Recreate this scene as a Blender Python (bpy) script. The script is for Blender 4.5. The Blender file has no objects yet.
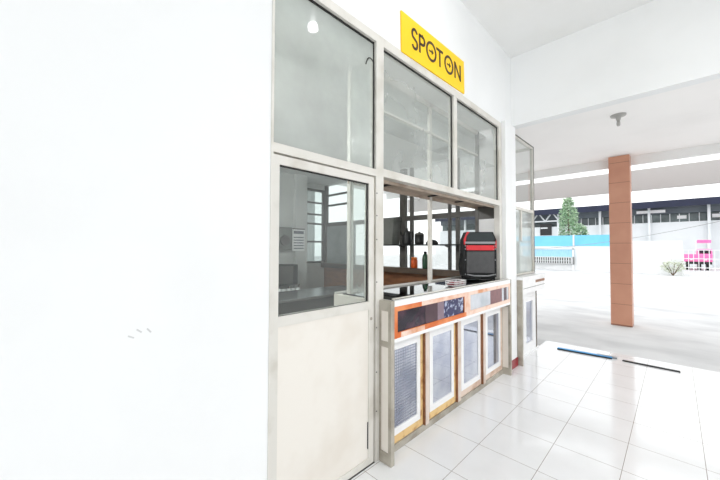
import bpy, bmesh, math, random
from mathutils import Vector, Matrix
random.seed(7)
S = bpy.context.scene
COL = S.collection

# ------------------------------------------------------------------ camera, sky, exposure
cd = bpy.data.cameras.new('camera')
cam = bpy.data.objects.new('camera', cd)
COL.objects.link(cam)
yaw, pit, rol, FPX = 0.785559228, 0.0253069652, 0.0035402289, 315.248
dv = Vector((-math.sin(yaw)*math.cos(pit), math.cos(yaw)*math.cos(pit), math.sin(pit)))
rv = Vector((math.cos(yaw), math.sin(yaw), 0)); uv = rv.cross(dv)
r2 = rv*math.cos(rol) + uv*math.sin(rol); u2 = uv*math.cos(rol) - rv*math.sin(rol)
cam.matrix_world = Matrix(((r2.x, u2.x, -dv.x, 0), (r2.y, u2.y, -dv.y, 0), (r2.z, u2.z, -dv.z, 1.49), (0, 0, 0, 1)))
cd.sensor_width = 36.0; cd.lens = FPX*36/720; cd.clip_start = 0.05; cd.clip_end = 300
S.camera = cam

w = bpy.data.worlds.new('overcast_sky'); S.world = w; w.use_nodes = True
wb = w.node_tree.nodes['Background']
wb.inputs[0].default_value = (0.97, 0.985, 1.0, 1); wb.inputs[1].default_value = 1.0
S.view_settings.view_transform = 'Standard'; S.view_settings.look = 'None'
S.view_settings.gamma = 1.0; S.view_settings.use_curve_mapping = False
S.view_settings.exposure = 0.95
HALL_FILL_W, ROOM_FILL_W, BULB_W = 48, 45, 6        # watts of the two added fill tube lamps and the bulb lamp
S.cycles.max_bounces = 14; S.cycles.diffuse_bounces = 8; S.cycles.transparent_max_bounces = 24
S.cycles.use_denoising = True

# ------------------------------------------------------------------ materials
def srgb(c):
    return tuple(((v/255)/12.92 if v/255 <= .04045 else ((v/255+.055)/1.055)**2.4) for v in c) + (1,)

def mat(name, c, rough=.5, metal=0., spec=.5, c2=None, scale=6., lo=.45, hi=.7, detail=4., bump=0., bscale=30., stretch=None):
    m = bpy.data.materials.new(name); m.use_nodes = True
    nt = m.node_tree; b = nt.nodes['Principled BSDF']
    b.inputs['Base Color'].default_value = srgb(c)
    b.inputs['Roughness'].default_value = rough; b.inputs['Metallic'].default_value = metal
    b.inputs['Specular IOR Level'].default_value = spec
    tc = nt.nodes.new('ShaderNodeTexCoord'); mp = nt.nodes.new('ShaderNodeMapping')
    nt.links.new(tc.outputs['Object'], mp.inputs[0])
    if stretch: mp.inputs['Scale'].default_value = stretch
    if c2 is None: c2 = tuple(v*.95 for v in c)
    n = nt.nodes.new('ShaderNodeTexNoise'); n.inputs['Scale'].default_value = scale; n.inputs['Detail'].default_value = detail
    nt.links.new(mp.outputs[0], n.inputs['Vector'])
    r = nt.nodes.new('ShaderNodeValToRGB')
    r.color_ramp.elements[0].position = lo; r.color_ramp.elements[0].color = srgb(c)
    r.color_ramp.elements[1].position = hi; r.color_ramp.elements[1].color = srgb(c2)
    nt.links.new(n.outputs[0], r.inputs[0]); nt.links.new(r.outputs[0], b.inputs['Base Color'])
    if bump:
        n2 = nt.nodes.new('ShaderNodeTexNoise'); n2.inputs['Scale'].default_value = bscale
        nt.links.new(mp.outputs[0], n2.inputs['Vector'])
        bp = nt.nodes.new('ShaderNodeBump'); bp.inputs['Strength'].default_value = bump; bp.inputs['Distance'].default_value = .01
        nt.links.new(n2.outputs[0], bp.inputs['Height']); nt.links.new(bp.outputs[0], b.inputs['Normal'])
    return m

def glass(name, tint=(.86, .9, .88), haze=.06, haze_col=(200, 208, 204), ior=1.45, rough=.01):
    m = bpy.data.materials.new(name); m.use_nodes = True
    nt = m.node_tree; nt.nodes.remove(nt.nodes['Principled BSDF']); out = nt.nodes['Material Output']
    t = nt.nodes.new('ShaderNodeBsdfTransparent'); t.inputs[0].default_value = tint + (1,)
    g = nt.nodes.new('ShaderNodeBsdfGlossy'); g.inputs['Roughness'].default_value = rough
    f = nt.nodes.new('ShaderNodeFresnel'); f.inputs[0].default_value = ior
    d = nt.nodes.new('ShaderNodeBsdfDiffuse')
    tc = nt.nodes.new('ShaderNodeTexCoord'); n = nt.nodes.new('ShaderNodeTexNoise'); n.inputs['Scale'].default_value = 2.2
    n.inputs['Detail'].default_value = 5
    nt.links.new(tc.outputs['Object'], n.inputs['Vector'])
    mr = nt.nodes.new('ShaderNodeMapRange'); mr.inputs[1].default_value = .3; mr.inputs[2].default_value = .7
    mr.inputs[3].default_value = haze*.8; mr.inputs[4].default_value = haze*1.2
    nt.links.new(n.outputs[0], mr.inputs[0])
    d.inputs[0].default_value = srgb(haze_col)  # even diffuse grey mixed into the pane
    m1 = nt.nodes.new('ShaderNodeMixShader'); m2 = nt.nodes.new('ShaderNodeMixShader')
    ge = nt.nodes.new('ShaderNodeNewGeometry'); iv = nt.nodes.new('ShaderNodeMath'); iv.operation = 'SUBTRACT'; iv.inputs[0].default_value = 1
    nt.links.new(ge.outputs['Backfacing'], iv.inputs[1])
    ff = nt.nodes.new('ShaderNodeMath'); ff.operation = 'MULTIPLY'; nt.links.new(f.outputs[0], ff.inputs[0]); nt.links.new(iv.outputs[0], ff.inputs[1])
    du = nt.nodes.new('ShaderNodeMath'); du.operation = 'MULTIPLY'; nt.links.new(mr.outputs[0], du.inputs[0]); nt.links.new(iv.outputs[0], du.inputs[1])
    nt.links.new(ff.outputs[0], m1.inputs[0]); nt.links.new(t.outputs[0], m1.inputs[1]); nt.links.new(g.outputs[0], m1.inputs[2])
    nt.links.new(du.outputs[0], m2.inputs[0]); nt.links.new(m1.outputs[0], m2.inputs[1]); nt.links.new(d.outputs[0], m2.inputs[2])
    nt.links.new(m2.outputs[0], out.inputs[0])
    return m

def tile_mat(name, c, tx, ty, ox, oy, grout, gw):
    m = bpy.data.materials.new(name); m.use_nodes = True
    nt = m.node_tree; b = nt.nodes['Principled BSDF']
    tc = nt.nodes.new('ShaderNodeTexCoord'); mp = nt.nodes.new('ShaderNodeMapping')
    mp.inputs['Location'].default_value = (-ox, -oy, 0)
    br = nt.nodes.new('ShaderNodeTexBrick'); br.offset = 0; br.squash = 1
    br.inputs['Scale'].default_value = 1; br.inputs['Brick Width'].default_value = tx; br.inputs['Row Height'].default_value = ty
    br.inputs['Mortar Size'].default_value = gw; br.inputs['Mortar Smooth'].default_value = .1; br.inputs['Bias'].default_value = 0
    br.inputs['Color1'].default_value = srgb(c); br.inputs['Color2'].default_value = srgb(tuple(v*.985 for v in c)); br.inputs['Mortar'].default_value = srgb(grout)
    nt.links.new(tc.outputs['Object'], mp.inputs[0]); nt.links.new(mp.outputs[0], br.inputs['Vector'])
    n = nt.nodes.new('ShaderNodeTexNoise'); n.inputs['Scale'].default_value = 3; n.inputs['Detail'].default_value = 6
    nt.links.new(tc.outputs['Object'], n.inputs['Vector'])
    mx = nt.nodes.new('ShaderNodeMix'); mx.data_type = 'RGBA'; mx.blend_type = 'MULTIPLY'
    rp = nt.nodes.new('ShaderNodeValToRGB'); rp.color_ramp.elements[0].position = .45; rp.color_ramp.elements[1].position = .75
    rp.color_ramp.elements[0].color = (1, 1, 1, 1); rp.color_ramp.elements[1].color = (.95, .95, .945, 1)
    nt.links.new(n.outputs[0], rp.inputs[0]); mx.inputs[0].default_value = 1
    nt.links.new(br.outputs[0], mx.inputs[6]); nt.links.new(rp.outputs[0], mx.inputs[7]); nt.links.new(mx.outputs[2], b.inputs['Base Color'])
    mr = nt.nodes.new('ShaderNodeMapRange'); mr.inputs[1].default_value = .35; mr.inputs[2].default_value = .7
    mr.inputs[3].default_value = .07; mr.inputs[4].default_value = .16
    nt.links.new(n.outputs[0], mr.inputs[0]); nt.links.new(mr.outputs[0], b.inputs['Roughness'])
    bp = nt.nodes.new('ShaderNodeBump'); bp.inputs['Strength'].default_value = .25; bp.inputs['Distance'].default_value = .002; bp.invert = True
    nt.links.new(br.outputs['Fac'], bp.inputs['Height']); nt.links.new(bp.outputs[0], b.inputs['Normal'])
    return m

M = {}
M['wall'] = mat('white_wall_paint', (238, 239, 239), .75, c2=(234, 235, 235), scale=1.5)
M['porch'] = mat('porch_ceiling_paint', (247, 245, 243), .85, c2=(242, 240, 238), scale=1)
M['ceil'] = mat('white_ceiling_paint', (236, 236, 235), .85, c2=(231, 231, 229), scale=1.2)
M['tile'] = tile_mat('white_glossy_tile', (234, 235, 236), .4023, .413, -1.082-.4023*10, 1.955-.413*20, (150, 143, 136), .002)
M['ground'] = mat('pale_concrete', (210, 211, 211), .8, c2=(184, 185, 186), scale=.9, lo=.42, hi=.72, detail=8, stretch=(1, 1.6, 1), bump=.15)
M['alu'] = mat('worn_aluminium_paint', (216, 213, 206), .45, c2=(192, 187, 176), scale=4, lo=.5, hi=.75, detail=6)
M['alud'] = mat('grimy_aluminium', (176, 170, 158), .5, c2=(140, 132, 118), scale=7, lo=.4, hi=.7, detail=6)
M['soffit'] = mat('old_board', (176, 160, 145), .7, c2=(140, 122, 106), scale=5)
M['cream'] = mat('cream_laminate', (230, 225, 217), .5, c2=(222, 215, 205), scale=3)
M['white'] = mat('white_plastic', (238, 238, 238), .35, c2=(232, 232, 232))
M['gasket'] = mat('black_rubber', (30, 28, 27), .6)
M['orange'] = mat('orange_veneer', (208, 102, 36), .45, c2=(226, 140, 84), scale=5, lo=.42, hi=.6, detail=6, stretch=(1, 1, 1))
M['peel'] = mat('peeling_veneer', (236, 208, 192), .55, c2=(214, 150, 110), scale=6, lo=.5, hi=.68, detail=6)
M['rawwood'] = mat('raw_board', (226, 192, 134), .6, c2=(172, 112, 58), scale=14, lo=.5, hi=.68, detail=6)
M['pinkwood'] = mat('faded_pink_veneer', (220, 200, 184), .55, c2=(188, 154, 130), scale=9, lo=.45, hi=.7, detail=6)
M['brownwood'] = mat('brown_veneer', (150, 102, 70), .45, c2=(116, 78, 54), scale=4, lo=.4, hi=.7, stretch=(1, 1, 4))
M['darkwood'] = mat('dark_sill_wood', (92, 78, 66), .4, c2=(78, 66, 56))
M['black'] = mat('black_gloss', (10, 10, 12), .02, spec=.5, c2=(14, 14, 15))
M['dark'] = mat('dark_plastic', (34, 35, 36), .5, c2=(26, 27, 28))
M['steel'] = mat('brushed_steel', (190, 192, 194), .25, metal=.9, c2=(170, 172, 174))
M['darkgrey'] = mat('dark_and_backlit_grey', (92, 90, 86), .45, c2=(76, 74, 70), scale=6)  # dark grey parts, and posts whose backlit darkness is put into the colour
M['yellow'] = mat('yellow_sign_face', (255, 208, 0), .45, c2=(252, 202, 0), scale=1)
M['letter'] = mat('dark_brown_lettering', (62, 38, 20), .5, c2=(56, 34, 18))
M['red'] = mat('red_baseboard_tile', (150, 34, 44), .35, c2=(128, 26, 36))
M['terracotta'] = None
M['glass'] = glass('clear_glass', (.84, .87, .86), .12, (176, 182, 180))
M['hazy'] = glass('hazy_glass', (.95, .96, .955), .27, (222, 226, 222))
M['frost'] = glass('filmed_glass', (.86, .885, .87), .56, (200, 205, 201))
M['sidegl'] = glass('thin_clear_glass', (.92, .935, .93), .05)
M['bluegl'] = mat('bluish_backed_glass', (168, 174, 192), .04, metal=.85, spec=.8, c2=(204, 208, 218), scale=3, lo=.35, hi=.65, detail=5)
M['darkgl'] = mat('dark_backed_glass', (30, 22, 36), .08, spec=.3, c2=(70, 44, 58), scale=5, lo=.45, hi=.6)

def brickish(name, c, gap, h, c2):
    m = mat(name, c, .4, c2=c2, scale=2.5, lo=.35, hi=.75)
    nt = m.node_tree; b = nt.nodes['Principled BSDF']
    old = b.inputs['Base Color'].links[0].from_socket
    tc = nt.nodes.new('ShaderNodeTexCoord'); sx = nt.nodes.new('ShaderNodeSeparateXYZ')
    nt.links.new(tc.outputs['Object'], sx.inputs[0])
    a = nt.nodes.new('ShaderNodeMath'); a.operation = 'MODULO'; a.inputs[1].default_value = h; nt.links.new(sx.outputs[2], a.inputs[0])
    l = nt.nodes.new('ShaderNodeMath'); l.operation = 'LESS_THAN'; l.inputs[1].default_value = .008; nt.links.new(a.outputs[0], l.inputs[0])
    mx = nt.nodes.new('ShaderNodeMix'); mx.data_type = 'RGBA'
    nt.links.new(l.outputs[0], mx.inputs[0]); nt.links.new(old, mx.inputs[6]); mx.inputs[7].default_value = srgb(gap)
    nt.links.new(mx.outputs[2], b.inputs['Base Color'])
    return m
M['terracotta'] = brickish('terracotta_tile', (200, 146, 120), (140, 96, 76), .40, (188, 132, 108))

# ------------------------------------------------------------------ mesh helpers
ORG = {}
def worg(o):
    return ORG.get(o.name, Vector((0, 0, 0))) if o else Vector((0, 0, 0))

class MB:
    def __init__(s): s.bm = bmesh.new()
    def box(s, x0, x1, y0, y1, z0, z1, bev=0., mx=None):
        r = bmesh.ops.create_cube(s.bm, size=1)
        vs = r['verts']
        for v in vs:
            v.co = Vector(((x0+x1)/2 + v.co.x*(x1-x0), (y0+y1)/2 + v.co.y*(y1-y0), (z0+z1)/2 + v.co.z*(z1-z0)))
        if bev:
            es = list({e for v in vs for e in v.link_edges})
            rr = bmesh.ops.bevel(s.bm, geom=es, offset=bev, segments=2, profile=.6, affect='EDGES')
            vs = list({v for v in rr['verts']} | {v for v in vs if v.is_valid})
        if mx is not None:
            for v in vs: v.co = mx @ v.co
        return s
    def bar(s, p, q, a, b=None):
        p, q = Vector(p), Vector(q); b = b or a
        d = q-p; L = d.length; z = d.normalized()
        up = Vector((0, 0, 1)) if abs(z.z) < .95 else Vector((0, 1, 0))
        x = up.cross(z).normalized(); y = z.cross(x)
        mx = Matrix((x, y, z)).transposed().to_4x4(); mx.translation = (p+q)/2
        return s.box(-a/2, a/2, -b/2, b/2, -L/2, L/2, mx=mx)
    def tube(s, pts, r, n=8, cap=True):
        pts = [Vector(p) for p in pts]; rings = []
        for i, p in enumerate(pts):
            t = (pts[min(i+1, len(pts)-1)] - pts[max(i-1, 0)]).normalized()
            up = Vector((0, 0, 1)) if abs(t.z) < .9 else Vector((1, 0, 0))
            x = up.cross(t).normalized(); y = t.cross(x)
            rr = r[i] if isinstance(r, (list, tuple)) else r
            rings.append([s.bm.verts.new(p + (x*math.cos(2*math.pi*k/n) + y*math.sin(2*math.pi*k/n))*rr) for k in range(n)])
        for a, b in zip(rings, rings[1:]):
            for k in range(n): s.bm.faces.new((a[k], a[(k+1) % n], b[(k+1) % n], b[k]))
        if cap: s.bm.faces.new(rings[0][::-1]); s.bm.faces.new(rings[-1])
        return s
    def lathe(s, c, prof, n=20):
        rings = [[s.bm.verts.new((c[0]+r*math.cos(2*math.pi*k/n), c[1]+r*math.sin(2*math.pi*k/n), c[2]+z)) for k in range(n)] for r, z in prof]
        for a, b in zip(rings, rings[1:]):
            for k in range(n): s.bm.faces.new((a[k], a[(k+1) % n], b[(k+1) % n], b[k]))
        s.bm.faces.new(rings[0][::-1]); s.bm.faces.new(rings[-1])
        return s
    def prism(s, poly, axis, a, b):
        """poly: list of 2D points in the plane across `axis`; extruded from a to b"""
        def P(u, v, t): return {'x': (t, u, v), 'y': (u, t, v), 'z': (u, v, t)}[axis]
        A = [s.bm.verts.new(P(u, v, a)) for u, v in poly]; B = [s.bm.verts.new(P(u, v, b)) for u, v in poly]
        s.bm.faces.new(A[::-1]); s.bm.faces.new(B); n = len(poly)
        for k in range(n): s.bm.faces.new((A[k], A[(k+1) % n], B[(k+1) % n], B[k]))
        return s
    def xf(s, mx):
        for v in s.bm.verts: v.co = mx @ v.co
        return s
    def build(s, name, m, parent=None, smooth=False, local=False):
        me = bpy.data.meshes.new(name)
        bmesh.ops.recalc_face_normals(s.bm, faces=s.bm.faces[:])
        if parent is not None and not local:
            o0 = worg(parent)
            for v in s.bm.verts: v.co -= o0
        s.bm.to_mesh(me); s.bm.free()
        for q in (m if isinstance(m, list) else [m]): me.materials.append(q)
        if smooth:
            for p in me.polygons: p.use_smooth = True
        o = bpy.data.objects.new(name, me); COL.objects.link(o)
        if parent is not None:
            o.parent = parent; ORG[o.name] = worg(parent)
        return o

def struct(name, mb, m):
    o = mb.build(name, m); o['kind'] = 'structure'; return o
def sempty(name, loc):
    o = bpy.data.objects.new(name, None); COL.objects.link(o); o.location = loc; ORG[o.name] = Vector(loc); o['kind'] = 'structure'; return o
def tag(o, label, cat, group=None, kind=None):
    o['label'] = label; o['category'] = cat
    if group: o['group'] = group
    if kind: o['kind'] = kind
    return o
def thing(name, label, cat, loc, group=None):
    o = bpy.data.objects.new(name, None); COL.objects.link(o); o.location = loc; ORG[o.name] = Vector(loc)
    return tag(o, label, cat, group)
def copy_tree(o, parent=None):
    c = o.copy(); COL.objects.link(c)
    if parent is not None: c.parent = parent
    for ch in list(o.children): copy_tree(ch, c)
    return c
def frame(mb, x0, x1, y0, y1, z0, z1, l, r, t, b):
    """rectangular frame in a YZ plane"""
    mb.box(x0, x1, y0, y0+l, z0, z1); mb.box(x0, x1, y1-r, y1, z0, z1)
    mb.box(x0, x1, y0+l, y1-r, z1-t, z1); mb.box(x0, x1, y0+l, y1-r, z0, z0+b)
    return mb

# ------------------------------------------------------------------ structure: the hall
struct('floor', MB().box(-1.5, 5, -4, 5.8, -.12, 0), M['tile'])
struct('floor_yard', MB().box(-45, 45, -30, 90, -.2, -.02), M['ground'])
wl = struct('wall_left', MB().box(-1.68, -1.5, -5, .832, 0, 4.0), M['wall'])
struct('wall_right_added', MB().box(4.8, 5, -4, 1.0, 0, 4.0), M['wall'])  # unseen wall, added to even out the daylight in the hall
struct('wall_front', MB().box(-1.68, -1.5, .832, 4.3, 3.035, 4.0), M['wall'])
struct('wall_column', MB().box(-1.62, -1.45, 3.955, 4.3, 0, 3.06), M['wall'])
struct('ceiling', MB().box(-1.7, 5, -4, 4.44, 4.0, 4.15), M['ceil'])
struct('wall_beam', MB().box(-1.7, 5, 4.3, 4.44, 3.09, 4.0), M['wall'])
struct('ceiling_porch', MB().box(-7, 7, 4.44, 8.36, 3.34, 3.5), M['porch'])
struct('trim_roof_edge', MB().box(-7, 7, 8.26, 8.36, 3.17, 3.34), M['ceil'])
struct('baseboard_column', MB().box(-1.45, -1.44, 3.96, 4.3, 0, .105), M['red'])
# canopy board hung out beyond the roof edge, with its carrying arms
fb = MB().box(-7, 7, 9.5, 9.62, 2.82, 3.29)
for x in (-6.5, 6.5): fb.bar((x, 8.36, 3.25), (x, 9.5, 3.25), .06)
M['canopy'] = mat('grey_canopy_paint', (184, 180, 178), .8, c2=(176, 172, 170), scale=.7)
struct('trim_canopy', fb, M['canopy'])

def fill_tube_lamp(name, label, x, y, z, L, power, hung=None):  # unseen ceiling lamp, added to brighten the hall and the room
    t = thing(name, label, 'lamp', (x, y, z), 'added ceiling fill lamps')
    MB().box(x-.05, x+.05, y-L/2-.03, y+L/2+.03, z-.04, z).build('housing', M['white'], t)
    em = bpy.data.materials.get('lit_tube')
    if em is None:
        em = bpy.data.materials.new('lit_tube'); em.use_nodes = True
        b = em.node_tree.nodes['Principled BSDF']; b.inputs['Emission Color'].default_value = (1, .98, .95, 1); b.inputs['Emission Strength'].default_value = 3
    MB().tube([(x, y-L/2, z-.065), (x, y+L/2, z-.065)], .018, 10).build('tube', em, t)
    ld = bpy.data.lights.new(name+'_light', 'AREA' if hung is None else 'POINT'); ld.energy = power
    if hung is None: ld.shape = 'RECTANGLE'; ld.size = .12; ld.size_y = L
    else: ld.shadow_soft_size = .05; ld.color = (1, .995, .985)
    lo = bpy.data.objects.new(name+'_light', ld); COL.objects.link(lo); lo.parent = t; lo.location = (0, 0, -.09 if hung is None else -.16)
fill_tube_lamp('fill_tube_lamp', 'added unseen fill tube lamp on the hall ceiling, above the tiled floor', 2.9, 2.7, 4.0, 1.2, HALL_FILL_W)
bp_ = thing('bulb_lamp', 'white bulb lamp on the hall ceiling in front of the upper panes', 'lamp', (-.48, 1.88, 4.0))
MB().lathe((-.48, 1.88, 3.92), [(.02, 0), (.03, .03), (.034, .055), (.085, .062), (.09, .08)]).build('base', M['white'], bp_, smooth=True)
MB().lathe((-.48, 1.88, 3.80), [(.008, 0), (.03, .012), (.036, .04), (.028, .08), (.018, .12)]).build('bulb', bpy.data.materials['lit_tube'] if 'lit_tube' in bpy.data.materials else M['white'], bp_, smooth=True)
bl_ = bpy.data.lights.new('bulb_lamp_light', 'POINT'); bl_.energy = BULB_W; bl_.shadow_soft_size = .05
bo_ = bpy.data.objects.new('bulb_lamp_light', bl_); COL.objects.link(bo_); bo_.parent = bp_; bo_.location = (0, 0, -.27)
fill_tube_lamp('fill_tube_lamp', 'added unseen fill tube lamp on the ceiling of the room behind the counter', -3.0, 0.7, 2.85, 1.2, ROOM_FILL_W, 1)

# scuffs on the left wall
sc = MB()
for (y, z, a) in ((.244, 1.141, -.5), (.27, 1.16, -.7), (.303, 1.156, -.9)):
    sc.box(-1.5, -1.4995, -.011, .011, -.003, .003, mx=Matrix.Translation((0, y, z)) @ Matrix.Rotation(a, 4, 'X'))
M['scuff'] = mat('grey_scuff', (206, 207, 207), .8)
sc.build('scuff', M['scuff'], wl)

# ------------------------------------------------------------------ structure: the kiosk's own room
M['room'] = mat('kiosk_wall_paint', (205, 206, 204), .8, c2=(192, 193, 190), scale=2)
M['roomfl'] = mat('kiosk_floor', (120, 118, 114), .4, c2=(100, 98, 95))
struct('floor_kiosk', MB().box(-5.6, -1.52, -.4, 4.35, -.12, 0), M['roomfl'])
struct('ceiling_kiosk', MB().box(-5.6, -2.0, -.4, 4.3, 2.85, 2.88).box(-2.03, -2.0, 1.66, 4.3, 2.88, 3.035).box(-2.03, -1.83, 1.66, 4.3, 3.035, 3.06), M['ceil'])
struct('ceiling_doorway', MB().box(-2.0, -1.6, -.4, 1.66, 2.88, 2.94).box(-1.6, -1.575, .84, 1.65, 2.918, 3.03), M['ceil'])
struct('wall_kiosk_end', MB().box(-5.6, -1.68, -.5, -.4, 0, 3.0), M['room'])
# rear wall: thick up to the pillar, then a window bay to the corner
rw = MB().box(-5.6, -5.0, -.4, 3.25, 0, 2.86).box(-5.6, -4.92, 3.25, 3.5, 0, 2.86)
rw.box(-5.6, -5.4, 3.5, 4.35, 0, 1.17).box(-5.6, -5.4, 3.5, 4.35, 2.74, 2.86)
struct('wall_rear', rw, M['room'])
sw = MB().box(-5.6, -1.62, 4.3, 4.4, 0, 1.15)
struct('wall_low', sw, M['brownwood'])
struct('wall_side', MB().box(-5.6, -1.62, 4.3, 4.4, 2.84, 3.06).box(-1.94, -1.62, 4.3, 4.4, 1.15, 2.84), M['wall'])

M['greyboard'] = mat('grey_board', (150, 156, 156), .6, c2=(134, 141, 142), scale=4)
# rear window with grille bars and a pale curtain
w4 = sempty('window_4', (-5.45, 3.9, 1.17))
f4 = MB()
frame(f4, -5.44, -5.40, 3.5, 4.3, 1.17, 2.74, .05, .05, .05, .04)
for z in (1.62, 2.0, 2.2, 2.45): f4.box(-5.43, -5.405, 3.55, 4.25, z-.018, z+.018)
f4.build('window_frame', M['darkgrey'], w4)
MB().box(-5.425, -5.42, 3.55, 4.25, 1.21, 2.69).build('glass', M['glass'], w4)
cu = MB(); n = 46; top, bot = [], []
for i in range(n+1):
    y = 3.52 + .58*i/n; x = -5.47 + .018*math.sin(i*1.9)
    top.append(cu.bm.verts.new((x, y, 2.72))); bot.append(cu.bm.verts.new((x, y, 1.2)))
for i in range(n): cu.bm.faces.new((bot[i], bot[i+1], top[i+1], top[i]))
M['curtain'] = mat('thin_white_curtain', (236, 238, 236), .9)
_nt = M['curtain'].node_tree; _b = _nt.nodes['Principled BSDF']
_tr = _nt.nodes.new('ShaderNodeBsdfTranslucent'); _mx = _nt.nodes.new('ShaderNodeMixShader'); _mx.inputs[0].default_value = .6
_nt.links.new(_b.outputs[0], _mx.inputs[1]); _nt.links.new(_tr.outputs[0], _mx.inputs[2]); _nt.links.new(_mx.outputs[0], _nt.nodes['Material Output'].inputs[0])
cu.build('curtain', M['curtain'], w4)
# side glazing of the room
w5 = sempty('window_5', (-3.6, 4.33, 1.15))
f5 = MB()
frame(f5, 0, 1, 0, 1, 0, 1, 0, 0, 0, 0); f5.bm.clear()
for x0, x1 in ((-5.40, -5.33), (-3.34, -3.22), (-2.425, -2.395), (-2.0, -1.94)): f5.box(x0, x1, 4.30, 4.36, 1.15, 2.84)
for x0, x1 in ((-4.62, -4.56), (-3.15, -3.09), (-2.315, -2.26)): f5.box(x0, x1, 4.33, 4.37, 1.15, 2.84)
f5.box(-5.4, -1.94, 4.31, 4.36, 1.95, 2.03)
for z in (2.4, 2.62): f5.box(-5.4, -4.6, 4.32, 4.35, z-.02, z+.02)
f5.build('window_frame', M['darkgrey'], w5)  # darkness of the backlit posts is put into the frame colour
MB().box(-5.33, -4.45, 4.315, 4.33, 1.15, 1.95).build('infill_board', M['greyboard'], w5)
MB().box(-5.4, -1.94, 4.335, 4.34, 1.15, 2.84).build('glass', M['sidegl'], w5)

# ------------------------------------------------------------------ door and the pane over it
d1 = sempty('door_1', (-1.52, .84, 0))
dj = MB()
dj.box(-1.56, -1.495, .832, .846, 0, 3.035).box(-1.56, -1.495, 1.655, 1.735, 0, 3.035).box(-1.56, -1.495, .846, 1.655, 2.0, 2.05)
dj.build('door_jamb', M['alu'], d1)
lf = MB()
frame(lf, -1.545, -1.502, .850, 1.640, .01, 1.990, .037, .05, .05, .045)
lf.box(-1.545, -1.502, .887, 1.59, 1.065, 1.12)
leaf = lf.build('door_leaf', M['alu'], d1)
MB().box(-1.527, -1.521, .887, 1.59, 1.12, 1.94).build('glass', M['glass'], leaf)
gk = MB(); frame(gk, -1.519, -1.513, .887, 1.59, 1.12, 1.94, .004, .014, .008, .003); gk.build('gasket', M['gasket'], leaf)
MB().box(-1.53, -1.508, .887, 1.59, .055, 1.065).build('panel', M['cream'], leaf)
MB().box(-1.515, -1.503, 1.583, 1.592, .12, .30).build('hinge', M['gasket'], leaf)
MB().tube([(-1.503, 1.613, 1.0), (-1.499, 1.613, 1.0)], .011, 12).build('lock', M['alud'], leaf)
w1 = sempty('window_1', (-1.52, 1.25, 2.05))
f1 = MB(); f1.box(-1.56, -1.495, .846, 1.655, 2.976, 3.035); f1.build('window_frame', M['alu'], w1)
MB().box(-1.53, -1.524, .846, 1.655, 2.05, 2.976).build('glass', M['frost'], w1)
g1 = MB(); frame(g1, -1.523, -1.516, .846, 1.655, 2.05, 2.976, .004, .006, .012, .003); g1.build('gasket', M['gasket'], w1)

# ------------------------------------------------------------------ overhead glass case above the serving opening
oc = thing('overhead_display_case', 'aluminium framed glass case above the serving opening, two wide panes', 'display case', (-1.65, 2.8, 2.0))
fr = MB()
fr.box(-1.56, -1.495, 3.875, 3.95, 1.123, 3.035)
fr.box(-1.56, -1.495, 1.735, 3.875, 2.97, 3.035).box(-1.56, -1.495, 1.735, 3.875, 2.01, 2.068)
fr.box(-1.555, -1.497, 2.775, 2.84, 2.068, 2.97)
fr.build('front_frame', M['alu'], oc)
MB().box(-1.53, -1.524, 1.735, 2.775, 2.068, 2.97).build('pane', M['hazy'], oc)
MB().box(-1.53, -1.524, 2.84, 3.875, 2.068, 2.97).build('pane', M['hazy'], oc)
g = MB(); frame(g, -1.523, -1.516, 1.735, 2.775, 2.068, 2.97, .004, .016, .012, .003); frame(g, -1.523, -1.516, 2.84, 3.875, 2.068, 2.97, .008, .016, .014, .003)
g.build('gasket', M['gasket'], oc)
MB().box(-1.80, -1.56, 1.66, 3.95, 2.02, 2.055).box(-1.57, -1.562, 1.735, 3.875, 1.985, 2.02).box(-1.80, -1.785, 1.66, 3.95, 1.99, 2.02).build('bottom_board', M['soffit'], oc)
for y in (2.02, 2.75, 3.3): MB().box(-1.76, -1.6, y-.03, y, 2.008, 2.0195).build('bracket', M['gasket'], oc)
bk = MB()
bk.box(-1.81, -1.775, 1.665, 1.70, 1.136, 3.0).box(-1.81, -1.775, 2.795, 2.83, 1.136, 3.0)
bk.box(-1.81, -1.775, 1.70, 3.92, 2.96, 3.0).box(-1.81, -1.775, 1.70, 3.92, 2.056, 2.08).box(-1.81, -1.775, 1.70, 3.92, 2.675, 2.695)
bk.build('rear_frame', M['alu'], oc)
MB().box(-1.815, -1.775, 3.915, 3.95, 1.136, 3.0).build('corner_post', M['darkgrey'], oc)  # backlit look of this post is put into its dark colour
MB().box(-1.775, -1.562, 1.672, 1.676, 1.137, 2.96).build('end_pane', M['hazy'], oc)  # grey haze of the glass stands in for this pane's reflection
MB().box(-1.775, -1.56, 3.925, 3.935, 1.137, 1.86).build('end_panel', M['white'], oc)
MB().box(-1.775, -1.56, 3.92, 3.935, 1.86, 2.02).build('vent_panel', M['darkgrey'], oc)
MB().box(-1.797, -1.793, 1.7, 3.915, 2.08, 2.96).build('rear_pane', M['sidegl'], oc)
MB().box(-1.775, -1.56, 1.70, 3.9, 2.50, 2.506).build('glass_shelf', M['sidegl'], oc)
MB().box(-1.83, -1.56, 1.66, 3.95, 3.0, 3.03).build('top_board', M['ceil'], oc)
for z in (.35, .62, .93, 1.25, 1.55, 1.72, 1.88): MB().tube([(-1.496, 1.662, z), (-1.4925, 1.662, z)], .0045, 8).build('screw', M['gasket'], d1)
cb = MB(); cb.tube([(-1.512, 1.645, 2.06), (-1.512, 1.645, 2.8)] + [(-1.512, 1.645-.035+.035*math.cos(t), 2.8+.04*math.sin(t)) for t in (.3, .7, 1.1, 1.6, 2.1, 2.6)] + [(-1.512, 1.565, 2.78)], .004, 6)
tag(cb.build('cable', M['gasket']), 'thin black cable hooked over beside the post, on the pane above the door', 'cable')

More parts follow.
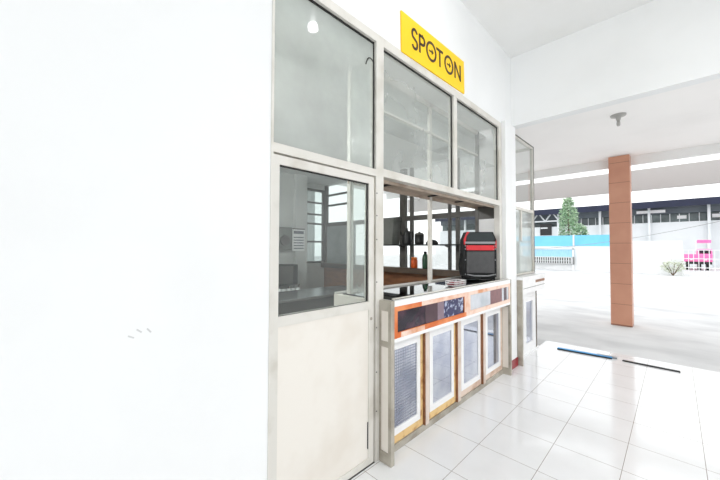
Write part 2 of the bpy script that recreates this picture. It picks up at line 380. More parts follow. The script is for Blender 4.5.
# ------------------------------------------------------------------ serving counter
ct = thing('serving_counter', 'long white serving counter with orange-edged front panels and four glazed doors', 'counter', (-1.65, 2.8, 0))
def end_panel(y0, y1):
    p = MB()
    p.box(-1.412, -1.386, y0, y1, 0, 1.122).box(-1.494, -1.48, y0, y1, 0, 1.122)
    for z0, z1 in ((0, .08), (.80, .84), (1.05, 1.122)): p.box(-1.48, -1.412, y0, y1, z0, z1)
    e = p.build('end_frame', M['alud'], ct)
    MB().box(-1.48, -1.412, y0+.006, y1-.006, .08, .80).box(-1.48, -1.412, y0+.006, y1-.006, .84, 1.05).build('infill', M['cream'], e)
end_panel(1.69, 1.727); end_panel(3.893, 3.93)
MB().box(-1.405, -1.386, 1.727, 3.893, 1.08, 1.085).box(-1.494, -1.384, 1.727, 3.893, 1.085, 1.122).box(-1.405, -1.386, 1.727, 3.893, .832, .858).build('front_rail', M['white'], ct)
MB().box(-1.93, -1.494, 1.736, 3.93, 1.09, 1.118).box(-1.494, -1.41, 1.736, 3.87, 1.122, 1.126).build('worktop', M['black'], ct)
MB().box(-1.422, -1.408, 1.74, 3.9, 1.126, 1.134).box(-1.95, -1.93, 1.66, 3.94, 1.06, 1.135).build('worktop_edge', M['alu'], ct)
MB().box(-1.95, -1.565, 1.655, 1.70, 0, 1.118).build('side_panel', M['cream'], ct)
def front_panel(y0, y1, m1, m2, glassm, extra):
    f = MB()
    f.box(-1.402, -1.3855, y0, y0+.035, .858, 1.08); f.box(-1.402, -1.3855, y1-.035, y1, .858, 1.08)
    f.box(-1.402, -1.3855, y0+.035, y1-.035, 1.045, 1.08); f.box(-1.402, -1.3855, y0+.035, y1-.035, .858, .897)
    p = f.build('display_panel', m1, ct)
    MB().box(-1.400, -1.394, y0+.035, y1-.035, .897, 1.045).build('pane', glassm, p)
    for (nm, a, b, z0, z1, mm) in extra:
        MB().box(-1.3945, -1.3925, a, b, z0, z1).build(nm, mm, p)
M['navy'] = mat('navy_pattern_paper', (36, 38, 84), .2, c2=(170, 178, 204), scale=22, lo=.52, hi=.6, detail=3)
M['plum'] = mat('plum_paper', (72, 44, 54), .2, c2=(60, 36, 46))
M['maroon'] = mat('maroon_paper', (126, 82, 84), .3, c2=(110, 70, 74), scale=20)
M['mauve'] = mat('mauve_paper', (132, 112, 124), .2, c2=(120, 100, 112))
front_panel(1.727, 2.79, M['orange'], None, M['darkgl'], [('paper_strip', 2.12, 2.30, .897, 1.045, M['plum']), ('paper_strip', 2.30, 2.40, .897, 1.045, M['mauve']), ('patterned_paper', 2.40, 2.74, .897, 1.045, M['navy'])])
M['mirror'] = mat('pale_backed_glass', (206, 210, 216), .06, spec=.8, c2=(176, 182, 190), scale=4, lo=.4, hi=.65)
front_panel(2.84, 3.893, M['peel'], None, M['mirror'], [('maroon_paper', 3.35, 3.66, .897, 1.045, M['maroon']), ('paper_strip', 3.72, 3.80, .897, 1.045, M['plum'])])
MB().box(-1.402, -1.386, 2.79, 2.84, .858, 1.08).build('divider', M['peel'], ct)
rl = MB(); rl.box(-1.52, -1.472, 1.727, 3.893, 0, .05); rl.build('floor_rail', M['alud'], ct)
M['meshgl'] = mat('wire_mesh_glass', (156, 162, 178), .08, metal=.7, c2=(204, 208, 218), scale=5, lo=.35, hi=.6, detail=8)
_nt = M['meshgl'].node_tree; _b = _nt.nodes['Principled BSDF']; _old = _b.inputs['Base Color'].links[0].from_socket
_tc = _nt.nodes.new('ShaderNodeTexCoord'); 
_sx = _nt.nodes.new('ShaderNodeSeparateXYZ'); _nt.links.new(_tc.outputs['Object'], _sx.inputs[0])
_mm = None
for _ax in (1, 2):
    _a = _nt.nodes.new('ShaderNodeMath'); _a.operation = 'PINGPONG'; _a.inputs[1].default_value = .011; _nt.links.new(_sx.outputs[_ax], _a.inputs[0])
    _l = _nt.nodes.new('ShaderNodeMath'); _l.operation = 'LESS_THAN'; _l.inputs[1].default_value = .003; _nt.links.new(_a.outputs[0], _l.inputs[0])
    if _mm is None: _mm = _l
    else:
        _x = _nt.nodes.new('ShaderNodeMath'); _x.operation = 'MAXIMUM'; _nt.links.new(_mm.outputs[0], _x.inputs[0]); _nt.links.new(_l.outputs[0], _x.inputs[1]); _mm = _x
_m2 = _nt.nodes.new('ShaderNodeMix'); _m2.data_type = 'RGBA'; _nt.links.new(_mm.outputs[0], _m2.inputs[0]); _nt.links.new(_old, _m2.inputs[6]); _m2.inputs[7].default_value = srgb((122, 126, 142))
_nt.links.new(_m2.outputs[2], _b.inputs['Base Color'])
doors = [(1.727, 2.235, M['rawwood'], 0), (2.30, 2.785, M['rawwood'], 1), (2.855, 3.345, M['pinkwood'], 2), (3.41, 3.893, M['pinkwood'], 3)]
for y0, y1, wm, k in doors:
    f = MB(); frame(f, -1.512, -1.482, y0, y1, .052, .86, .03 if k == 0 else .018, .06, .05, .058)
    dd = f.build('cabinet_door', wm, ct)
    f = MB(); frame(f, -1.505, -1.478, y0+.012, y1-.062, .112, .80, .05, .042, .065, .052)
    f.build('inner_frame', M['white'], dd)
    MB().box(-1.5, -1.486, y0+.05, y1-.1, .16, .74).build('pane', M['meshgl'] if k == 0 else M['bluegl'], dd)
M['postpaint'] = mat('grey_pink_post_paint', (218, 204, 194), .5, c2=(196, 178, 164), scale=6, lo=.45, hi=.7)
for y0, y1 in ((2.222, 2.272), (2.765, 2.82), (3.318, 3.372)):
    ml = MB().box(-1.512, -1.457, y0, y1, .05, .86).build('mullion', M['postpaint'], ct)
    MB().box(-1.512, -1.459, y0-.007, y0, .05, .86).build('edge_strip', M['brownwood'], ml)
MB().box(-1.56, -1.52, 1.70, 3.92, .0, .86).build('carcass', M['cream'], ct)

wp = [o for o in ct.children if o.name.startswith('display_panel')][0]
MB().box(-1.3856, -1.3848, 2.06, 2.79, 1.046, 1.0795).box(-1.3856, -1.3848, 2.757, 2.79, .90, 1.046).box(-1.3856, -1.3848, 1.80, 2.10, .859, .894).build('worn_patch', M['peel'], wp)
# ------------------------------------------------------------------ sign
sg = thing('sign', 'yellow rectangular sign board with dark lettering standing on top of the frame', 'sign', (-1.48, 2.41, 3.03))
MB().box(-1.4995, -1.486, 1.943, 2.976, 3.040, 3.365, bev=.002).build('board', M['yellow'], sg)
sg.rotation_euler = (.028, 0, 0)
def strokes(mb, pl, wdt, x0=-1.4562, x1=-1.4530, closed=False):
    """flat ribbon of constant width along a polyline given in (y, z)"""
    P = [Vector((p[0], p[1])) for p in pl]; n = len(P); L, R = [], []
    for i in range(n):
        if closed: t0 = (P[i]-P[i-1]).normalized(); t1 = (P[(i+1) % n]-P[i]).normalized()
        else:
            t0 = (P[i]-P[i-1]).normalized() if i else (P[1]-P[0]).normalized()
            t1 = (P[i+1]-P[i]).normalized() if i < n-1 else t0
        t = (t0+t1).normalized(); nn = Vector((-t.y, t.x)); k = wdt/2/max(.5, nn.dot(Vector((-t0.y, t0.x))))
        L.append(P[i]+nn*k); R.append(P[i]-nn*k)
    rng = n if closed else n-1
    for i in range(rng):
        j = (i+1) % n
        mb.prism([tuple(L[i]), tuple(L[j]), tuple(R[j]), tuple(R[i])], 'x', x0, x1)
def arc(cy, cz, ry, rz, a0, a1, n=16):
    return [(cy+ry*math.cos(math.radians(a0+(a1-a0)*i/n)), cz+rz*math.sin(math.radians(a0+(a1-a0)*i/n))) for i in range(n+1)]
W = .021; zb, zt = 3.098, 3.252; zm = (zb+zt)/2
def letter(draw):
    mb = MB(); draw(mb)
    for v in mb.bm.verts: v.co = Vector((v.co.x - .030, v.co.y*1.0213, (v.co.z-1.49)*1.0213+1.49))
    mb.build('letter', M['letter'], sg)
def L_S(mb):
    c = 2.072; r = .034; q = .0385
    strokes(mb, arc(c, zt-q, r, q, 20, 225, 14) + arc(c, zb+q, r, q, 45, -160, 14), W)
def L_P(mb):
    y = 2.142
    strokes(mb, [(y, zb), (y, zt)], W)
    strokes(mb, [(y, zt-W/2), (y+.038, zt-W/2)] + arc(y+.038, zt-W/2-.034, .034, .034, 90, -90, 12) + [(y, zt-W/2-.068)], W)
def L_O(c):
    def f(mb):
        strokes(mb, arc(c, zm, .070, .075, 0, 360, 36)[:-1], W, closed=True)
        strokes(mb, [(c-.034, zm), (c+.022, zm)], .012)
        mb.prism([(c+.006, zm+.024), (c+.034, zm), (c+.006, zm-.024)], 'x', -1.4562, -1.4530)
    return f
def L_T(mb):
    strokes(mb, [(2.398, zt-W/2), (2.508, zt-W/2)], W); strokes(mb, [(2.453, zb), (2.453, zt-W)], W)
def L_N(mb):
    a, b = 2.725, 2.828
    strokes(mb, [(a, zb), (a, zt)], W); strokes(mb, [(b, zb), (b, zt)], W); strokes(mb, [(a, zt-.006), (b, zb+.006)], W)
for fn in (L_S, L_P, L_O(2.316), L_T, L_O(2.612), L_N): letter(fn)

# ------------------------------------------------------------------ second display case beyond the column
c2 = thing('glass_cabinet', 'tall narrow glass cabinet standing beyond the white column', 'cabinet', (-1.6, 4.85, 1.12))
f = MB()
for y0, y1 in ((4.345, 4.375), (5.185, 5.22)):
    f.box(-1.545, -1.5, y0, y1, 1.125, 3.03); f.box(-1.92, -1.88, y0, y1, 1.125, 3.03)
for z0, z1 in ((2.99, 3.03), (2.02, 2.06), (1.125, 1.15)):
    f.box(-1.545, -1.5, 4.375, 5.185, z0, z1); f.box(-1.92, -1.88, 4.375, 5.185, z0, z1)
    f.box(-1.88, -1.545, 4.345, 4.375, z0, z1); f.box(-1.88, -1.545, 5.185, 5.22, z0, z1)
f.box(-1.54, -1.505, 4.66, 4.70, 1.60, 2.02)
f.build('frame', M['alu'], c2)
MB().box(-1.524, -1.518, 4.375, 5.185, 2.06, 2.99).build('pane', M['sidegl'], c2)
MB().box(-1.524, -1.518, 4.375, 4.66, 1.15, 2.02).build('pane', M['frost'], c2)
MB().box(-1.532, -1.526, 4.68, 5.185, 1.15, 2.02).build('pane', M['frost'], c2)
MB().box(-1.902, -1.898, 4.375, 5.185, 2.06, 2.99).build('pane', M['sidegl'], c2)
MB().box(-1.88, -1.54, 4.375, 5.185, 1.58, 1.60).build('shelf', M['white'], c2)
MB().box(-1.57, -1.535, 4.60, 4.68, 1.15, 1.58).build('inner_post', M['darkgrey'], c2)
gg = MB(); frame(gg, -1.5, -1.496, 4.35, 5.215, 1.13, 3.028, 0.001, .014, .016, .002); gg.build('gasket', M['darkgrey'], c2)
c3 = thing('cabinet_counter', 'short white counter under the glass cabinet beyond the column', 'counter', (-1.6, 4.8, 0))
f = MB(); f.box(-1.95, -1.375, 4.305, 5.30, 1.085, 1.122).build('top', M['white'], c3)
f = MB(); f.box(-1.5, -1.386, 4.33, 5.28, .90, 1.085).build('apron', M['white'], c3)
MB().box(-1.386, -1.383, 4.85, 5.27, 1.02, 1.055).build('veneer_strip', M['brownwood'], c3)
f = MB(); f.box(-1.386, -1.384, 4.345, 5.275, .968, .974); f.build('seam', M['darkgrey'], c3)
f = MB(); f.box(-1.5, -1.386, 4.305, 4.33, 0, 1.085); f.build('leg_panel', M['alud'], c3)
f = MB(); frame(f, -1.53, -1.49, 4.55, 5.24, .03, .86, .11, .10, .06, .07); dd = f.build('cabinet_door', M['white'], c3)
f = MB(); frame(f, -1.52, -1.483, 4.66, 5.14, .10, .80, .1, .1, .06, .06); f.build('inner_frame', M['white'], dd)
MB().box(-1.515, -1.5, 4.75, 5.05, .15, .75).build('pane', M['bluegl'], dd)
MB().box(-1.53, -1.486, 4.33, 4.55, 0, .9).box(-1.53, -1.48, 4.55, 5.30, 0, .03).build('base', M['white'], c3)
for y in (4.545, 5.205): MB().box(-1.532, -1.485, y, y+.04, .03, .86).build('edge_strip', M['darkwood'], c3)
MB().box(-1.93, -1.53, 4.31, 5.28, 0, 1.085).build('carcass', M['cream'], c3)

# ------------------------------------------------------------------ delivery bag on the counter
bag = thing('delivery_bag', 'dark grey boxy delivery bag with a red band standing on the counter', 'bag', (0, 0, 0))
M['bagcloth'] = mat('charcoal_cloth', (82, 82, 83), .8, c2=(76, 76, 77), scale=20, bump=.2, bscale=200)
M['bagblack'] = mat('black_cloth', (28, 30, 31), .75, c2=(22, 24, 25), scale=20)
M['bagtop'] = mat('dark_slate_cloth', (46, 54, 56), .75, c2=(40, 47, 49))
M['bagred'] = mat('red_reflective_band', (214, 44, 52), .4, c2=(200, 38, 46))
M['baggrey'] = mat('grey_reflective_tape', (150, 152, 154), .35, c2=(138, 140, 142))
hw = .245
def prof(g): return [(-hw-g, .03), (hw+g, .03), (hw+g, .455), (hw-.05, .545+g), (-hw+.05, .545+g), (-hw-g, .455)]
MB().prism(prof(0), 'x', -.15, 0).build('body', M['bagblack'], bag, local=True)
MB().prism([(-.195, .44), (.195, .44), (.21, .475), (.165, .535), (-.165, .535), (-.21, .475)], 'x', 0, .012).build('top_flap', M['bagtop'], bag, local=True)
MB().box(0, .012, -.225, .225, .41, .434).build('reflective_tape', M['baggrey'], bag, local=True)
MB().prism([(-.243, .40), (-.222, .40), (-.200, .50), (-.155, .542), (-.195, .548), (-.243, .462)], 'x', 0, .006).build('corner_trim', M['bagred'], bag, local=True)
MB().prism([(.222, .36), (.243, .36), (.243, .455), (.222, .42)], 'x', 0, .006).build('corner_trim', M['bagred'], bag, local=True)
MB().box(0, .016, -.205, .205, .335, .392).build('red_band', M['bagred'], bag, local=True)
MB().box(0, .022, -.205, .205, .075, .322, bev=.008).build('front_pocket', M['bagcloth'], bag, local=True)
for y in (-.222, .222):
    for z in (.06, .225, .35, .385):
        MB().tube([(.0, y, z), (.018, y, z)], .007, 8).build('rivet', M['baggrey'], bag, local=True)
for y in (-.19, .19):
    for z in (.345, .382): MB().tube([(.012, y, z), (.019, y, z)], .005, 8).build('rivet', M['baggrey'], bag, local=True)
MB().tube([(.02, -.2, .06), (.03, -.1, .045), (.03, .1, .045), (.02, .2, .06)], .008, 6).build('lower_strap', M['baggrey'], bag, local=True)
MB().tube([(-.1, -.25, .3), (-.08, -.285, .15), (-.06, -.27, .05), (-.02, -.255, .03)], .014, 6).tube([(.0, -.24, .04), (.03, -.15, .02), (.02, .0, .015)], .014, 6).build('shoulder_strap', M['bagblack'], bag, local=True)
MB().box(-.14, -.02, -.23, .23, 0, .03).build('base', M['bagblack'], bag, local=True)
bag.location = (-1.612, 3.592, 1.1265)
bag.rotation_euler = (0, 0, math.radians(-48))
bag.scale = (1, .77, 1.02)

# small basket beside the bag
bs = thing('basket', 'small white wire basket with red contents on the counter beside the bag', 'basket', (-1.55, 2.93, 1.126))
b = MB()
def rect(z, hx, hy): return [(-1.55-hx, 2.90-hy, z), (-1.55+hx, 2.90-hy, z), (-1.55+hx, 2.90+hy, z), (-1.55-hx, 2.90+hy, z), (-1.55-hx, 2.90-hy, z)]
for z in (1.13, 1.15, 1.17): b.tube(rect(z, .05, .11), .0035, 6)
for i in range(9):
    y = 2.79 + .22*i/8
    for x in (-1.60, -1.50): b.tube([(x, y, 1.128), (x, y, 1.17)], .0028, 5)
b.build('wire_frame', M['white'], bs)
M['redfood'] = mat('red_packet', (150, 30, 48), .35, c2=(110, 30, 40), scale=20)
b = MB()
for i in range(5): b.box(-1.59, -1.51, 2.80+.04*i, 2.835+.04*i, 1.132, 1.15+.005*(i % 3), bev=.004)
b.build('contents', M['redfood'], bs)
# ------------------------------------------------------------------ inside the room
sh = thing('wall_shelf', 'long dark shelf across the side window, carrying black and grey items', 'shelf', (-2.9, 4.2, 1.53))
MB().box(-3.7, -1.98, 4.06, 4.295, 1.53, 1.55).build('board', M['dark'], sh)
for x in (-3.28, -2.41):
    MB().prism([(4.295, 1.53), (4.295, 1.50), (4.28, 1.50), (4.2, 1.52), (4.2, 1.53)], 'x', x-.01, x+.01).build('bracket', M['darkgrey'], sh)
st = thing('storage_box', 'grey translucent storage box at the left end of the shelf', 'box', (-3.46, 4.17, 1.55))
M['greybox'] = mat('grey_plastic_box', (120, 122, 118), .4, c2=(108, 110, 106))
MB().prism([(-3.60, 1.55), (-3.33, 1.55), (-3.30, 1.96), (-3.62, 1.96)], 'y', 4.08, 4.28).build('body', M['greybox'], st)
MB().box(-3.64, -3.28, 4.07, 4.29, 1.96, 1.99, bev=.006).build('lid', M['greybox'], st)
kt = thing('kettle', 'black kettle with handle on the dark shelf', 'kettle', (-3.08, 4.16, 1.55))
MB().lathe((-3.08, 4.16, 1.55), [(.075, 0), (.08, .02), (.075, .12), (.055, .2), (.05, .21), (.018, .225), (.014, .25), (.02, .262)]).build('body', M['dark'], kt, smooth=True)
MB().tube([(-3.02, 4.16, 1.74), (-2.97, 4.16, 1.75), (-2.955, 4.16, 1.68), (-2.99, 4.16, 1.6), (-3.01, 4.16, 1.585)], .011, 8).build('handle', M['dark'], kt, smooth=True)
MB().tube([(-3.14, 4.16, 1.66), (-3.19, 4.16, 1.71), (-3.2, 4.16, 1.76)], [.022, .015, .012], 8).build('spout', M['dark'], kt, smooth=True)
pt = thing('pot', 'round black lidded pot between kettle and front mullion on the shelf', 'pot', (-2.85, 4.17, 1.55))
MB().lathe((-2.85, 4.17, 1.55), [(.065, 0), (.072, .02), (.072, .15)]).build('body', M['dark'], pt, smooth=True)
MB().lathe((-2.85, 4.17, 1.70), [(.075, 0), (.06, .025), (.015, .035), (.018, .05)]).build('lid', M['darkgrey'], pt, smooth=True)
o = MB().lathe((-2.62, 4.17, 1.55), [(.09, 0), (.095, .02), (.07, .055), (.03, .07)]).build('bowl', M['dark'], smooth=True)
tag(o, 'small upturned dark bowl on the shelf, nearest the bag', 'bowl')
jr = thing('jar', 'orange jar standing on the window sill below the shelf', 'jar', (-3.06, 4.32, 1.15))
M['jar'] = mat('orange_plastic', (216, 92, 30), .35, c2=(200, 80, 24))
jr.location = (-2.99, 4.23, 1.17); ORG[jr.name] = Vector(jr.location)
MB().lathe((-2.99, 4.23, 1.17), [(.048, 0), (.055, .01), (.055, .12), (.045, .14)]).build('body', M['jar'], jr, smooth=True)
MB().lathe((-2.99, 4.23, 1.31), [(.047, 0), (.047, .03), (.04, .034)]).build('lid', M['orange'], jr, smooth=True)
bt = thing('bottle', 'dark green bottle on the window sill right of the orange jar', 'bottle', (-2.78, 4.23, 1.17))
M['green'] = mat('green_glass_bottle', (48, 84, 62), .25, c2=(60, 96, 70))
MB().lathe((-2.78, 4.23, 1.17), [(.04, 0), (.048, .015), (.05, .14), (.04, .2), (.022, .235)]).build('body', M['green'], bt, smooth=True)
MB().lathe((-2.78, 4.23, 1.405), [(.024, 0), (.024, .03), (.02, .034)]).build('cap', M['dark'], bt, smooth=True)
struct('trim_sill', MB().box(-5.35, -1.62, 4.17, 4.3, 1.08, 1.17), M['darkwood'])

tb = thing('work_table', 'steel topped work table in the room behind the glazed door', 'table', (-3.65, 2.4, 0))
MB().box(-3.98, -3.3, 1.5, 3.55, .83, .865, bev=.004).build('tabletop', M['steel'], tb)
for x in (-3.93, -3.35):
    for y in (1.55, 3.5): MB().box(x-.025, x+.025, y-.025, y+.025, 0, .83).build('leg', M['steel'], tb)
MB().box(-3.95, -3.34, 1.54, 3.5, .25, .28).build('undershelf', M['darkgrey'], tb)
MB().box(-3.9, -3.38, 1.6, 3.45, .45, .825).build('drawer_unit', M['darkgrey'], tb)
ca = thing('calendar', 'white wall calendar hanging on the pillar behind the glazed door', 'calendar', (-4.9, 3.32, 1.85))
MB().box(-4.918, -4.91, 3.18, 3.44, 1.43, 1.83).build('page', M['white'], ca)
MB().box(-4.919, -4.905, 3.18, 3.44, 1.825, 1.845).build('binding', M['darkgrey'], ca)
M['ink'] = mat('grey_ink', (110, 114, 126), .7)
for r in range(5): MB().box(-4.9102, -4.9095, 3.20, 3.42, 1.47+.05*r, 1.49+.05*r).build('date_row', M['ink'], ca)
MB().box(-4.9102, -4.9095, 3.2, 3.42, 1.745, 1.80).build('month_heading', M['ink'], ca)
ov = thing('microwave_oven', 'dark boxy oven on the rear counter behind the glazed door', 'oven', (-4.8, 3.0, .86))
MB().box(-4.99, -4.66, 2.74, 3.13, .86, 1.20, bev=.008).build('body', M['dark'], ov)
MB().box(-4.66, -4.65, 2.75, 3.03, .88, 1.18).build('door', M['darkgrey'], ov)
MB().box(-4.66, -4.648, 3.04, 3.12, .88, 1.18).build('control_panel', M['gasket'], ov)
rcn = thing('rear_counter', 'grey counter along the rear wall under the dark oven', 'counter', (-4.7, 2.4, 0))
MB().box(-4.99, -4.42, 1.4, 3.2, .66, .70).build('top', M['darkgrey'], rcn)
MB().box(-4.97, -4.46, 1.45, 3.15, 0, .66).build('base', M['darkgrey'], rcn)
rk = thing('oven_stand', 'low rack carrying the dark oven on the rear counter', 'rack', (-4.8, 2.95, .70))
MB().box(-4.99, -4.62, 2.72, 3.15, .845, .86).build('board', M['steel'], rk)
for x in (-4.97, -4.64):
    for y in (2.735, 3.135): MB().box(x-.01, x+.01, y-.01, y+.01, .70, .845).build('leg', M['steel'], rk)
first = None
for i, y in enumerate((2.70, 2.79, 2.88, 2.97, 3.06)):
    if first is None:
        first = MB().lathe((0, 0, 0), [(.026, 0), (.03, .004), (.034, .11), (.031, .11), (.027, .008)]).build('drinking_glass', M['white'], smooth=True)
        o = first
    else: o = first.copy(); COL.objects.link(o)
    o.location = (-4.55, y, .70)
    tag(o, 'pale drinking glass in the row below the dark oven', 'glass', 'drinking glasses on the rear counter')
wm = thing('wall_box', 'grey rounded wall unit beside the calendar behind the glazed door', 'wall unit', (-4.95, 3.0, 1.5))
MB().box(-5.0, -4.9, 2.83, 3.17, 1.45, 1.86, bev=.02).build('housing', M['greybox'], wm)
MB().xf(Matrix.Identity(4)).tube([(-4.9, 3.0, 1.62), (-4.86, 3.0, 1.62)], .09, 20).build('dial', M['darkgrey'], wm)

# ------------------------------------------------------------------ porch: pillar, bulb holder, strips on the floor
MB_p = MB().box(-.932, -.606, 8.02, 8.33, -.02, 3.335)
pl = MB_p.build('pillar', M['terracotta']); tag(pl, 'square terracotta tiled pillar holding up the porch roof', 'pillar')
lb = thing('lamp_holder', 'small white lamp holder fixed to the porch ceiling', 'lamp holder', (-.53, 5.57, 3.34))
M['lampw'] = mat('aged_white_plastic', (176, 174, 170), .5)
MB().lathe((-.53, 5.57, 3.26), [(.02, 0), (.028, .03), (.032, .055), (.085, .062), (.09, .08)]).build('base', M['lampw'], lb, smooth=True)
MB().lathe((-.53, 5.57, 3.185), [(.01, 0), (.02, .01), (.022, .04), (.016, .075)]).build('socket', M['lampw'], lb, smooth=True)
bl = thing('floor_squeegee', 'blue strip lying on the tiles near the floor edge', 'squeegee', (-.94, 5.45, 0))
M['blue'] = mat('blue_rubber', (36, 150, 214), .4, c2=(28, 134, 198))
MB().bar((-1.26, 5.425, .012), (-.63, 5.475, .012), .05, .02).build('strip', M['blue'], bl)
MB().bar((-1.26, 5.392, .008), (-.63, 5.442, .008), .014, .014).build('edge', M['dark'], bl)
MB().bar((-.80, 5.50, .012), (-.58, 5.515, .012), .05, .02).build('clip', M['baggrey'], bl)
bd = MB().bar((-.52, 5.465, .008), (.02, 5.462, .008), .035, .014).build('floor_strip', M['dark'])
tag(bd, 'black strip lying on the tiles right of the blue one', 'strip')

# ------------------------------------------------------------------ yard: boundary wall, gates, plants, vehicle, warehouse
M['bwall'] = mat('white_yard_wall', (232, 233, 233), .85, c2=(218, 220, 220), scale=.8)
M['bluep'] = mat('sky_blue_panel', (120, 200, 236), .6, c2=(110, 190, 228), scale=1)
M['bluel'] = mat('pale_blue_sheet', (160, 208, 232), .6, c2=(146, 196, 222), scale=3, stretch=(6, 1, 1))
bw = thing('boundary_wall', 'long white boundary wall with a sky blue upper band', 'wall', (-4, 26, 0))
MB().box(-16, .3, 26, 26.25, -.02, 1.66).build('wall_base', M['bwall'], bw)
MB().box(-2.9, .3, 26.02, 26.22, 1.66, 1.98).build('upper_course', M['bwall'], bw)
for x0, x1 in ((-12, -5.06), (-4.94, -3.0)):
    MB().box(x0, x1, 26.02, 26.22, 1.66, 2.42).build('blue_panel', M['bluep'], bw)
for x in (-5.0, -2.96):
    MB().box(x-.05, x+.05, 25.98, 26.24, 1.66, 2.46).build('post', M['bwall'], bw)
gt = thing('sheet_gate', 'low pale blue sheet gate with open bars beneath, against the white wall', 'gate', (-6.2, 25.8, 0))
MB().box(-8.4, -4.95, 25.86, 25.9, .9, 1.45).build('blue_sheet', M['bluel'], gt)
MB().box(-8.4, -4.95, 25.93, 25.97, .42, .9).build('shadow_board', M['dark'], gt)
g_ = MB()
g_.box(-8.4, -4.95, 25.8, 25.86, .40, .46).box(-8.4, -4.95, 25.8, 25.86, .62, .66).box(-8.4, -4.95, 25.8, 25.86, .86, .92).box(-8.4, -4.95, 25.8, 25.86, 1.44, 1.5)
for i in range(24): g_.box(-8.35+.147*i-.03, -8.35+.147*i+.03, 25.8, 25.85, .40, .9)
for x in (-8.3, -5.0): g_.box(x-.05, x+.05, 25.8, 25.86, -.02, 1.5)
g_.build('bar_frame', M['bwall'], gt)
rg = thing('railing_gate', 'white tubular railing gate in front of the pink truck', 'gate', (1.5, 26, 0))
g_ = MB()
for z in (.45, .95, 1.44): g_.bar((.3, 26, z), (3.6, 26, z), .04)
for i in range(17): g_.bar((.32+.2*i, 26, -.02), (.32+.2*i, 26, 1.44), .03)
g_.build('bars', M['bwall'], rg)
MB().box(.25, .33, 25.95, 26.05, -.02, 1.5).build('post', M['bwall'], rg)

tk = thing('truck', 'small pink truck parked beyond the white railing gate', 'truck', (1.1, 34, 0))
M['pink'] = mat('pink_paint', (250, 110, 175), .4, c2=(240, 130, 186))
MB().prism([(33.0, .6), (36.4, .6), (36.4, 1.1), (33.0, 1.12)], 'x', .45, 1.12).build('cargo_bed', M['pink'], tk)
MB().prism([(33.0, .6), (35.2, .6), (35.2, 1.50), (33.3, 1.50), (33.0, 1.1)], 'x', 1.12, 1.83).build('cab', M['pink'], tk)
MB().box(1.2, 1.75, 33.05, 33.2, 1.12, 1.4).build('windscreen', M['darkgl'], tk)
MB().box(.5, 1.8, 32.92, 33.0, .42, .6).build('bumper', M['dark'], tk)
for x in (.62, 1.2, 1.62):
    MB().tube([(x-.09, 33.5, .30), (x+.09, 33.5, .30)], .32, 18).build('wheel', M['gasket'], tk)
for x in (.8, 1.5): MB().lathe((x, 32.98, .7), [(.06, 0), (.07, .03), (.06, .06)], 12).build('headlamp', M['white'], tk)
pk = thing('pink_board', 'pink board on posts above the parked pink truck', 'board', (1.48, 35, 0))
MB().box(1.13, 1.83, 34, 34.06, 1.94, 2.17).build('panel', M['pink'], pk)
for x in (1.16, 1.8): MB().box(x-.03, x+.03, 36.5, 36.56, -.02, 2.1).bar((x, 36.5, 2.05), (x, 34.05, 2.05), .04).build('post', M['bwall'], pk)

def leaves(mb, fn, n, size):
    for i in range(n):
        p = Vector(fn()); a = random.uniform(0, 6.28); t = random.uniform(-.9, .9)
        d = Vector((math.cos(a), math.sin(a), t)).normalized(); sd = d.cross(Vector((random.uniform(-1, 1), random.uniform(-1, 1), 1))).normalized()
        s = size*random.uniform(.7, 1.3)
        v = [mb.bm.verts.new(q) for q in (p, p+d*s*.5+sd*s*.28, p+d*s, p+d*s*.5-sd*s*.28)]
        mb.bm.faces.new(v)
    return mb
M['leaf'] = mat('pale_green_leaf', (140, 176, 140), .6, c2=(186, 206, 176), scale=3, lo=.35, hi=.65)
M['leaf2'] = mat('dry_pale_leaf', (190, 200, 176), .7, c2=(222, 222, 208), scale=5)
M['bark'] = mat('bark', (112, 92, 72), .9, c2=(90, 72, 56))
tr = thing('tree', 'tall cone shaped green tree rising behind the blue wall', 'tree', (-5.7, 28, 0))
def cone():
    while True:
        z = random.uniform(1.2, 5.3); f = (5.35-z)/4.1; R = .22 + .40*min(1, f*3.2)
        a = random.uniform(0, 6.28); r = R*math.sqrt(random.uniform(.2, 1)); return (-5.7+r*math.cos(a), 28+r*math.sin(a), z)
leaves(MB(), cone, 3200, .16).build('foliage', M['leaf'], tr)
MB().tube([(-5.7, 28, -.02), (-5.68, 28, 2.5), (-5.7, 28, 4.8)], [.1, .07, .02], 8).build('trunk', M['bark'], tr)
sb = thing('shrub', 'low green shrub top showing right of the cone shaped tree', 'shrub', (-4.75, 26.9, 0))
def ball(c, R):
    def f():
        d = Vector((random.gauss(0, 1), random.gauss(0, 1), random.gauss(0, 1))).normalized()*random.uniform(.5, 1)
        return (c[0]+d.x*R[0], c[1]+d.y*R[1], c[2]+d.z*R[2])
    return f
leaves(MB(), ball((-4.75, 26.9, 2.55), (.45, .3, .75)), 900, .15).build('foliage', M['leaf'], sb)
MB().tube([(-4.75, 26.9, -.02), (-4.75, 26.9, 2.3)], [.05, .03], 6).build('stem', M['bark'], sb)
bu = thing('bush', 'sparse pale bush growing at the foot of the white wall', 'bush', (-.12, 25.3, 0))
leaves(MB(), ball((-.12, 25.3, .5), (.55, .35, .38)), 360, .11).build('foliage', M['leaf2'], bu)
sm = MB()
for i in range(9):
    a = i*.7; sm.tube([(-.12, 25.3, -.02), (-.12+.22*math.cos(a), 25.3+.15*math.sin(a), .35), (-.12+.45*math.cos(a), 25.3+.3*math.sin(a), .7)], [.02, .014, .006], 5)
sm.build('stem', M['bark'], bu)

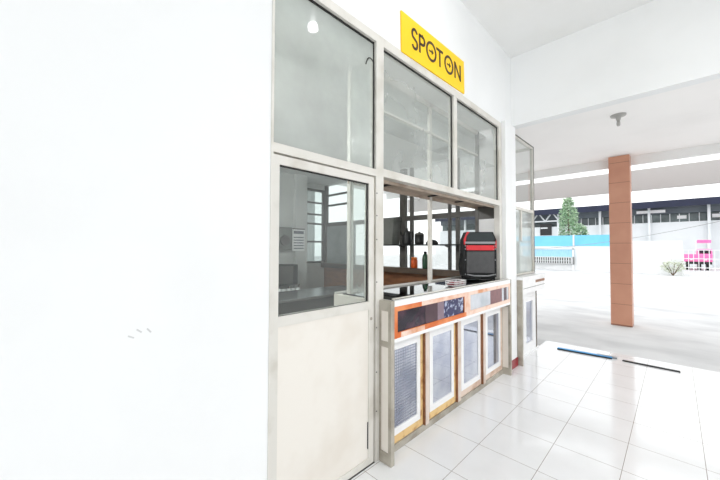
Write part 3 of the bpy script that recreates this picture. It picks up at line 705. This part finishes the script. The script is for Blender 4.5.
wh = thing('warehouse', 'long white warehouse with a navy roof edge beyond the yard wall', 'building', (-4, 40, 0))
M['navyroof'] = mat('navy_roof_sheet', (24, 32, 60), .6, c2=(20, 27, 52), scale=1)
M['whwall'] = mat('pale_warehouse_wall', (222, 226, 228), .85, c2=(212, 216, 218), scale=.5)
M['whglass'] = mat('dark_window_glass', (66, 78, 80), .2, c2=(110, 124, 124), scale=.8)
M['shade'] = mat('eave_shade_grey', (104, 112, 118), .7, c2=(90, 98, 106), scale=1)  # shade under the eave, put into the upper wall's grey
MB().box(-24, 9, 40.3, 46, -.02, 3.95).build('lower_wall', M['whwall'], wh)
MB().box(-24, 9, 40.5, 46, 4.75, 5.5).build('upper_wall', M['shade'], wh)
MB().prism([(39.0, 5.22), (39.0, 5.82), (46, 6.2), (46, 5.9)], 'x', -24, 9).build('roof', M['navyroof'], wh)
MB().box(-24, 9, 41.0, 41.1, 3.95, 4.75).build('window_band', M['whglass'], wh)
MB().box(-2.6, -.6, 40.2, 40.3, 4.85, 5.12).build('pale_sign_strip', M['white'], wh)
for x in (-20, -14.6, -9.1, -5.4, -1.7, 2.07, 5.8):
    MB().box(x-.09, x+.09, 39.9, 40.2, -.02, 5.5).build('post', M['whwall'], wh)
for i in range(26):
    x = -9.0 + .62*i
    MB().box(x-.03, x+.03, 40.9, 41.0, 3.95, 4.75).build('window_bar', M['whwall'], wh)
for x in (.45, 2.6): MB().box(x-.3, x+.3, 40.86, 40.9, 4.25, 4.55).build('notice', M['white'], wh)
ts = MB()
ts.bar((-14.5, 39.8, 5.5), (-9.1, 39.8, 5.5), .1).bar((-14.5, 39.8, 4.55), (-9.1, 39.8, 4.55), .14)
x = -14.4
k = 0
while x < -9.3:
    ts.bar((x, 39.8, 4.55 if k % 2 == 0 else 5.5), (x+.68, 39.8, 5.5 if k % 2 == 0 else 4.55), .12); x += .68; k += 1
ts.build('truss', M['whwall'], wh)
MB().box(-10.95, -9.8, 40.2, 40.3, 3.0, 4.3).build('loading_window', M['dark'], wh)
MB().box(-10.9, -10.2, 40.17, 40.2, 3.75, 3.9).build('window_rail', M['whwall'], wh)

def sag(a, b, s, n=14):
    a, b = Vector(a), Vector(b)
    return [a.lerp(b, i/n) - Vector((0, 0, s*4*(i/n)*(1-i/n))) for i in range(n+1)]
M['wire'] = mat('grey_wire', (150, 150, 150), .6)
o = MB().tube(sag((-6, 20, 1.45), (8, 20, 5.2), .75), .012, 5).build('power_cable', M['wire'])
tag(o, 'thin grey cable sagging across the yard above the white wall', 'cable')
